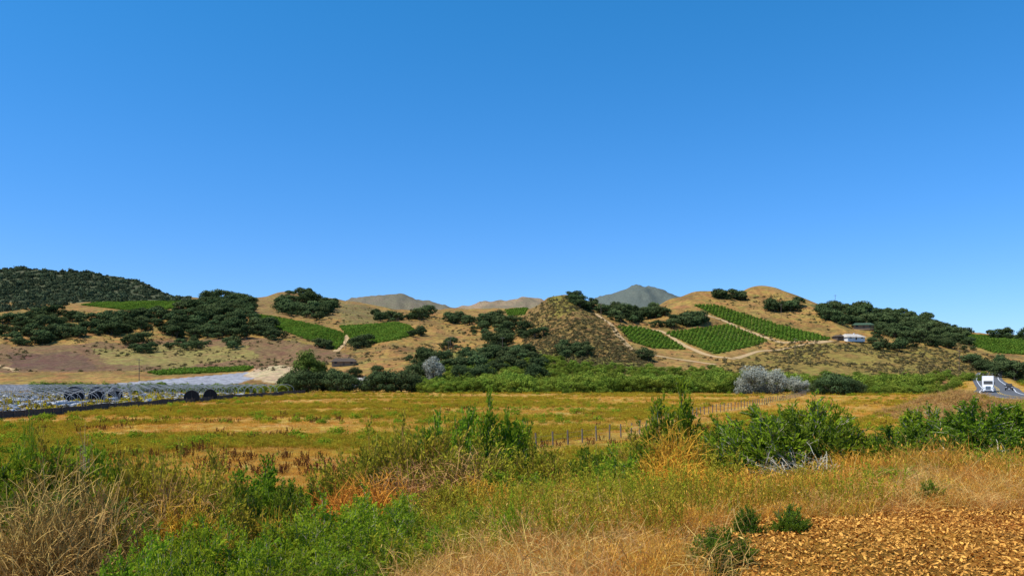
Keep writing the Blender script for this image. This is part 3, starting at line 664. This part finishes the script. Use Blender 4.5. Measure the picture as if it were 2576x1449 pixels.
# ---------------------------------------------------------------- valley-floor trees
def tree(name, tm, px_, d, s, sz=None, rz=None):
    X = (px_-CX)/F*d; o = bpy.data.objects.new(name, tm.data); o.location = (X, d, float(H([X], [d])[0])-.25); o.scale = (s, s, sz or s); o.rotation_euler = (0, 0, R.rand()*6 if rz is None else rz)
    scene.collection.objects.link(o); return o
tree('sycamore_tree', sycs[0], 772, 345, 1.05, 1.1); tree('sycamore_tree', sycs[0], 803, 350, .7, .75)
for a, d, s in [(742,300,.85),(775,296,.95),(812,302,.98),(850,296,.95),(880,303,.75),(720,312,.7),(945,300,.9),(975,296,.98),(1010,299,1.0),(1035,304,.8),(925,305,.6),(2095,262,.85),(2125,266,.78),(2070,268,.62),(2150,270,.6),(745,340,.95),(725,335,.7),(838,372,.5),(862,368,.36),(893,372,.55),(950,380,.5),(1040,360,.8),(1070,365,.9),(1350,345,.95),(1210,350,.9),(1160,352,.8),(2195,470,.5)]:
    tree('oak_tree', oakn[R.randint(3)], a, d, s, s*(.9+.12*R.rand()))
for a, d, s in [(1885,268,.95),(1925,272,1.0),(1955,268,.85),(2002,274,.62),(2022,276,.5),(1090,352,1.1),(1868,270,.6)]:
    tree('silver_leaf_tree', eucs[R.randint(2)], a, d, s*.95, s*1.12)
n_ = 900; pxr = 1040+1300*R.rand(n_); dr_ = 283+60*R.rand(n_)
X = (pxr-CX)/F*dr_; P = np.stack([X, dr_, H(X, dr_)-.2], 1); k = ~((pxr > 1850) & (pxr < 2160) & (dr_ < 300)); P = P[k]
scatter('willow_thicket', P, (.38+.65*R.rand(len(P)))*(.65+.7*vn(P[:, 0]/12, P[:, 1]*0, 4)), [o.copy() for o in wills], .05)
pxr = np.concatenate([90+650*R.rand(230), 2200+420*R.rand(220)]); dr_ = np.concatenate([288+25*R.rand(230), 262+60*R.rand(220)])
X = (pxr-CX)/F*dr_; P = np.stack([X, dr_, H(X, dr_)-.2], 1); k = np.array([np.min((RP[:, 0]-a)**2+(RP[:, 1]-b_)**2) > 110 for a, b_ in zip(P[:, 0], P[:, 1])]); P = P[k]
scatter('willow_thicket', P, .28+.38*R.rand(len(P)), [o.copy() for o in wills], .05)
P = place([(1380,905),(1500,925),(1800,935),(1850,950),(2250,950),(2480,945),(2480,965),(1100,965),(1100,925)], 700)
scatter('valley_brush', P, .25+.35*R.rand(len(P)), [o.copy() for o in wills], .05)

# ---------------------------------------------------------------- field vegetation
weedk = [make_weed('weed_kind_%d' % i, M_weed, 22, .62, .35, 16, .055, .014, .35) for i in range(3)]
gtuft = [make_tuft('field_grass_kind_%d' % i, M_dry, 60, .38, .42, .014, .5) for i in range(3)]
greenk = [make_blob_shrub('field_bush_kind_%d' % i, M_brush, 200, .10) for i in range(2)]
dock = [make_weed('dock_kind', M_dock, 9, 1.0, .25, 26, .05, .02, .5)]
def fieldpts(n, d0=30, d1=320, tm=.78):
    d = np.exp(math.log(d0)+(math.log(d1)-math.log(d0))*R.rand(n)); t_ = (R.rand(n)*2-1)*tm; X = t_*d
    k = ~((X < -72) & (d > 95) & (d < 285)) ; X = X[k]; d = d[k]
    near = X > 30; kk = np.ones(len(X), bool)
    if near.any():
        dm = np.min((X[near, None]-RP[None, :, 0])**2+(d[near, None]-RP[None, :, 1])**2, 1); kk[near] = dm > 64
    X = X[kk]; d = d[kk]; return X, d
def golden(X, d):
    g_ = np.maximum(1-((X+17)/15)**2-((d-55)/17)**2, 0)+np.maximum(1-((X+34)/20)**2-((d-92)/13)**2, 0)*.9+np.maximum(1-((X+2)/30)**2-((d-240)/22)**2, 0)*.5
    return g_+1.0*np.exp(-(fence_dist(X, d)/4.5)**2)
X, d = fieldpts(62000); m_ = fbm(X/30, d/16, 4, 51)-.16*golden(X, d)*2; k = R.rand(len(X)) < sst(.41, .60, m_-.10*sst(60, 90, X)*sst(60, 100, d)); X = X[k]; d = d[k]
scatter('field_weeds', np.stack([X, d, H(X, d)], 1), (.5+.6*R.rand(len(X)))*(.75+.45*sst(60, 200, d)), weedk, .1)
X, d = fieldpts(60000); fd = fence_dist(X, d); k = (fd > 1.5) | (R.rand(len(X)) < .3); X = X[k]; d = d[k]; scatter('field_dry_grass', np.stack([X, d, H(X, d)-.03], 1), (.5+.6*R.rand(len(X)))*(.75+.4*sst(60, 200, d)), gtuft, .12)
X, d = fieldpts(3800, 50, 320); k = (fbm(X/40, d/30, 3, 71) > .48) & (fence_dist(X, d) > 4) & (golden(X, d) < .1); X = X[k]; d = d[k]; scatter('field_bushes', np.stack([X, d, H(X, d)], 1), .3+.8*R.rand(len(X))**2.5, greenk, .05)
X, d = fieldpts(2200, 45, 250, .6); k = fbm(X/12, d/9, 3, 91) > .65; X = X[k]; d = d[k]; scatter('dock_stalks', np.stack([X, d, H(X, d)], 1), .5+.5*R.rand(len(X)), dock, .1)

# ---------------------------------------------------------------- foreground brush (each plant its own object)
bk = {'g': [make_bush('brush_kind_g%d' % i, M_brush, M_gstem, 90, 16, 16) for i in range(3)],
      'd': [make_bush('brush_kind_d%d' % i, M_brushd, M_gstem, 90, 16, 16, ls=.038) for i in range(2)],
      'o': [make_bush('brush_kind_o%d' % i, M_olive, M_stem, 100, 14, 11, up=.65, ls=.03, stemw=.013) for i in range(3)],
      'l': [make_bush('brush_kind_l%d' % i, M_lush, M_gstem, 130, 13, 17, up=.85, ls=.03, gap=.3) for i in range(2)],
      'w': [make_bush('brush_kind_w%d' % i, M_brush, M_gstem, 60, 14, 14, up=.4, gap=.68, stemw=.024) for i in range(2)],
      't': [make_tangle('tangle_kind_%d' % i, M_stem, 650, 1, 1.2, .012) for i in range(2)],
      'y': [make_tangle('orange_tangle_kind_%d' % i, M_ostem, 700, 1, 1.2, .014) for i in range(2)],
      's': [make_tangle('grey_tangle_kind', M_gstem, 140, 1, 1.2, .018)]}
NMS = {'g': 'coyote_brush', 'd': 'coyote_brush', 'o': 'sagebrush', 'l': 'green_shrub', 'w': 'woody_shrub', 't': 'dry_shrub', 'y': 'dry_shrub', 's': 'bare_shrub'}
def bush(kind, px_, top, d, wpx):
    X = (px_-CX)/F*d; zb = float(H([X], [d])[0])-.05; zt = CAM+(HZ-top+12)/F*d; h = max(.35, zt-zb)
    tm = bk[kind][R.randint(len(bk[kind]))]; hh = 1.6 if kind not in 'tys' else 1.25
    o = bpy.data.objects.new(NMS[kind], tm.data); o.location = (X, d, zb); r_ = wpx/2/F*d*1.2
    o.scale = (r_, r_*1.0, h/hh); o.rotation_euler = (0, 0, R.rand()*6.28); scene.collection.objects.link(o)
for a in [
 # left
 ('t',150,1190,8.6,420),('t',50,1230,7.8,340),('t',270,1240,8.9,300),('t',150,1290,7.8,360),('d',190,1270,9.6,340),('d',60,1290,8.8,300),  # dark 'd' bushes added behind the tangle to stand in for its inner shadow
 ('g',60,1145,11.8,290),('g',220,1145,12.3,300),('g',-60,1165,11,280),('o',140,1155,11.4,240),('g',330,1170,12.6,180),
 ('o',420,1160,12,270),('o',500,1175,13,210),('t',430,1215,10.9,270),('o',350,1185,11,230),('y',470,1260,10.2,220),('l',72,1105,22,64),('s',205,1075,22,60),
 ('g',640,1205,15.5,220),('g',720,1228,14.8,170),('g',590,1238,14.2,170),('d',680,1250,13.6,170),
 ('l',850,1285,10,270),('l',960,1262,10.8,240),('l',740,1330,9,270),('l',460,1372,8.2,320),('l',350,1400,7.7,260),('l',600,1375,8.4,270),('l',900,1340,8.9,270),('l',1010,1300,9.8,190),('l',1010,1370,8.7,150),('l',520,1325,9.6,230),('l',700,1400,7.9,250),('l',860,1405,7.9,240),('l',440,1430,7.2,260),
 ('o',560,1285,10.4,270),('o',640,1310,9.8,240),('o',330,1350,8.6,180),('y',700,1300,10.4,200),('y',560,1350,8.7,150),
 # centre
 ('o',950,1105,18,250),('g',1130,1055,19,240),('g',1235,1065,20,230),('o',1060,1090,17,270),('t',1010,1180,15,270),('t',1160,1145,15.5,260),('o',1180,1135,16,270),('g',1290,1088,21,160),('o',880,1165,16,230),('y',960,1205,13,240),('o',1330,1140,17,200),('y',860,1220,14,200),
 ('g',1060,1100,20,220),('y',1200,1215,12.8,230),('o',1420,1160,17,220),('g',1490,1135,19,170),('o',1100,1230,12.4,220),('g',1300,1200,14.5,180),('o',1350,1240,12.4,200),('g',1420,1220,14,150),('o',1500,1220,13.5,200),('d',1480,1165,17,100),('y',1450,1225,12.6,180),
 ('g',1690,1032,18,200),('y',1700,1080,15.4,200),('y',1690,1160,14.3,240),('o',1610,1115,17,180),('g',1610,1135,16,160),('y',1750,1185,13.5,220),('g',1560,1175,15,150),('o',1640,1230,13,200),
 ('w',1985,1025,16.5,280),('g',2060,1032,17,210),('d',1930,1050,18,210),('g',1850,1070,18,180),('w',1900,1080,15.8,250),('s',2000,1125,15,240),('s',2040,1145,14.5,210),('d',1830,1110,17,190),('o',1800,1150,15.5,180),('y',1880,1190,14,220),('g',2110,1075,17.5,140),('d',2020,1070,16,200),('g',1770,1110,17.5,140),
 ('y',2140,1145,15,180),('y',2180,1165,15.3,170),('d',2260,1090,16.5,170),('g',2240,1120,16,160),('w',2340,1050,17,190),('g',2340,1065,17.5,150),('w',2480,1036,16,240),('d',2470,1038,16.5,220),('d',2540,1048,16.8,210),('d',2420,1100,15.5,160),('l',2500,1160,14,220),('l',2590,1130,14.5,220),('g',2650,1050,16,260),('d',2560,1100,15,220),
 ('y',2300,1175,14.5,230),('o',2400,1180,14,210),('s',2460,1115,15,230),('l',2250,1190,13.5,180),('o',2050,1190,14,200),('g',2340,1160,14.6,170),('y',2100,1200,13.4,200),
 ('d',1820,1375,7.2,110),('d',1780,1405,6.8,110),('d',1990,1325,8.9,70),('d',1880,1330,8.8,60),('l',1290,1330,9.3,120),('d',2340,1262,10.6,60),('l',1180,1290,10,130),('l',1120,1340,8.9,110),('o',1450,1300,10.4,150),('o',1600,1310,9.8,110)]:
    bush(*a)
stalk = [make_weed('stalk_kind_%d' % i, M_lush, 10, 1.1, .2, 40, .028, .007, .24) for i in range(3)]
stalko = [make_weed('ostalk_kind_%d' % i, M_olive, 10, 1.0, .22, 36, .025, .006, .26) for i in range(2)]
def nearpts(n, d0=5.2, d1=42, tm=.85):
    d = np.exp(math.log(d0)+(math.log(d1)-math.log(d0))*R.rand(n)); X = (R.rand(n)*2-1)*tm*d; return X, d
def chip_in(X, d): return (X > 1.35+(d-6.8)*.33+(vn(X, d, 3)-.5)*.9) & (d < 10.8+(vn(X/1.5, d/1.5, 4)-.5)*1.4)
X, d = nearpts(2200, 8, 26); p_, _ = proj(X, d, d*0); m_ = fbm(X/1.6, d/1.6, 3, 61)+.06*((p_ > 1100) & (p_ < 1650)); k = (m_ > .60) & ~chip_in(X, d) & ((p_ > 450) & (p_ < 1800) | (R.rand(len(X)) < .3)); X = X[k]; d = d[k]
scatter('green_weeds', np.stack([X, d, H(X, d)-.03], 1), .25+.6*R.rand(len(X)), stalk, .1)
X, d = nearpts(3600, 8, 40); m_ = fbm(X/3, d/3, 3, 62)-.3*np.clip(golden(X, d), 0, 1); k = (m_ > .53) & ~chip_in(X, d); X = X[k]; d = d[k]
scatter('olive_weeds', np.stack([X, d, H(X, d)-.03], 1), .3+.6*R.rand(len(X)), stalko, .12)
dryk = [make_tuft('dry_tuft_kind_%d' % i, M_dry, 90, .16, .38, .005, .8, heads=30) for i in range(4)]
palek = [make_tuft('straw_kind_%d' % i, M_pale, 90, .22, .22, .005, 1.8, heads=10) for i in range(3)]
X, d = nearpts(23000); k = ~chip_in(X, d); X = X[k]; d = d[k]
scatter('dry_grass', np.stack([X, d, H(X, d)-.02], 1), (.35+1.2*R.rand(len(X))*fbm(X/1.3, d/1.3, 2, 77))*(.75+.8*sst(8, 16, d)), dryk, .25)
X, d = nearpts(7500, 4.5, 16, .8); k = ~chip_in(X, d) & (R.rand(len(X)) < .35+sst(.4, .6, fbm(X/1.5, d/1.5, 2, 15))); X = X[k]; d = d[k]
scatter('straw', np.stack([X, d, H(X, d)-.01], 1), .5+.7*R.rand(len(X)), palek, .3)
n_ = 2600; a = R.randn(n_)*6.2+60; b_ = R.randn(n_)*9+107; k = (((a-60)/9.5)**2+((b_-107)/13)**2) < 1.1; a = a[k]; b_ = b_[k]
pilek = [make_tuft('pile_stalk_kind', M_stem, 50, .35, .6, .02, 1.2)]
scatter('dry_brush_pile', np.stack([a, b_, H(a, b_)-.03], 1), .6+.6*R.rand(len(a)), pilek, .4)

# ---------------------------------------------------------------- wood chips
n_ = 100000; d = 3.5+8.0*R.rand(n_)**1.0; X = 0.4+R.rand(n_)*9.8; k = chip_in(X, d); X = X[k]; d = d[k]; n_ = len(X)
Z = H(X, d); c_ = np.stack([X, d, Z+.006+.035*R.rand(n_)], 1); nn = nrm(R.randn(n_, 3)*.55+np.array([0, 0, 1.]))
m1 = foliage('wood_chip', (.17,.045,.006), (.92,.44,.10), 0, 0)
build('wood_chips', [leaves(c_, nn, .010+.026*R.rand(n_)**1.8, .42, 0, R.rand(n_)**1.1)], [m1], True)

# ---------------------------------------------------------------- world, sun, camera
w = bpy.data.worlds.new('World'); scene.world = w; w.use_nodes = True; N = w.node_tree.nodes; L = w.node_tree.links
bg = N['Background']; sk = N.new('ShaderNodeTexSky'); sk.sky_type = 'NISHITA'; sk.sun_disc = False
sk.sun_elevation = math.asin(SUN.z); sk.sun_rotation = math.atan2(SUN.x, SUN.y); sk.altitude = 300; sk.air_density = 1.0; sk.dust_density = .2; sk.ozone_density = 3.0
hs = N.new('ShaderNodeHueSaturation'); hs.inputs['Saturation'].default_value = 1.25; L.new(sk.outputs[0], hs.inputs['Color'])
tc = N.new('ShaderNodeTexCoord'); sx = N.new('ShaderNodeSeparateXYZ'); L.new(tc.outputs['Generated'], sx.inputs[0])
rp = N.new('ShaderNodeValToRGB'); rp.color_ramp.elements[0].position = 0; rp.color_ramp.elements[0].color = (.46,.62,.88,1)
rp.color_ramp.elements[1].position = .42; rp.color_ramp.elements[1].color = (.38,.93,.94,1)
e_ = rp.color_ramp.elements.new(.12); e_.color = (.48,.69,.88,1)
e_ = rp.color_ramp.elements.new(.25); e_.color = (.46,.81,.92,1)
L.new(sx.outputs[2], rp.inputs[0])
tn = N.new('ShaderNodeMix'); tn.data_type = 'RGBA'; tn.blend_type = 'MULTIPLY'; tn.inputs[0].default_value = 1; L.new(rp.outputs[0], tn.inputs[7])
L.new(hs.outputs[0], tn.inputs[6])
t2 = N.new('ShaderNodeMix'); t2.data_type = 'RGBA'; t2.blend_type = 'MULTIPLY'; t2.inputs[0].default_value = 1; t2.inputs[7].default_value = (1.12, 1.12, 1.27, 1)
L.new(tn.outputs[2], t2.inputs[6]); L.new(t2.outputs[2], bg.inputs[0]); bg.inputs[1].default_value = .15
sl = bpy.data.lights.new('sun', 'SUN'); sl.energy = 5.0; sl.angle = math.radians(.5); sl.color = (1, .95, .86)
so = bpy.data.objects.new('sun', sl); so.rotation_euler = (-SUN).to_track_quat('-Z', 'Y').to_euler(); scene.collection.objects.link(so)
cd = bpy.data.cameras.new('camera'); cd.sensor_width = 36; cd.lens = 36*F/2576; cd.shift_y = (HZ-724.5)/2576; cd.clip_end = 6000; cd.clip_start = .1
co = bpy.data.objects.new('camera', cd); co.location = (0, 0, CAM); co.rotation_euler = (math.pi/2, 0, 0); scene.collection.objects.link(co); scene.camera = co
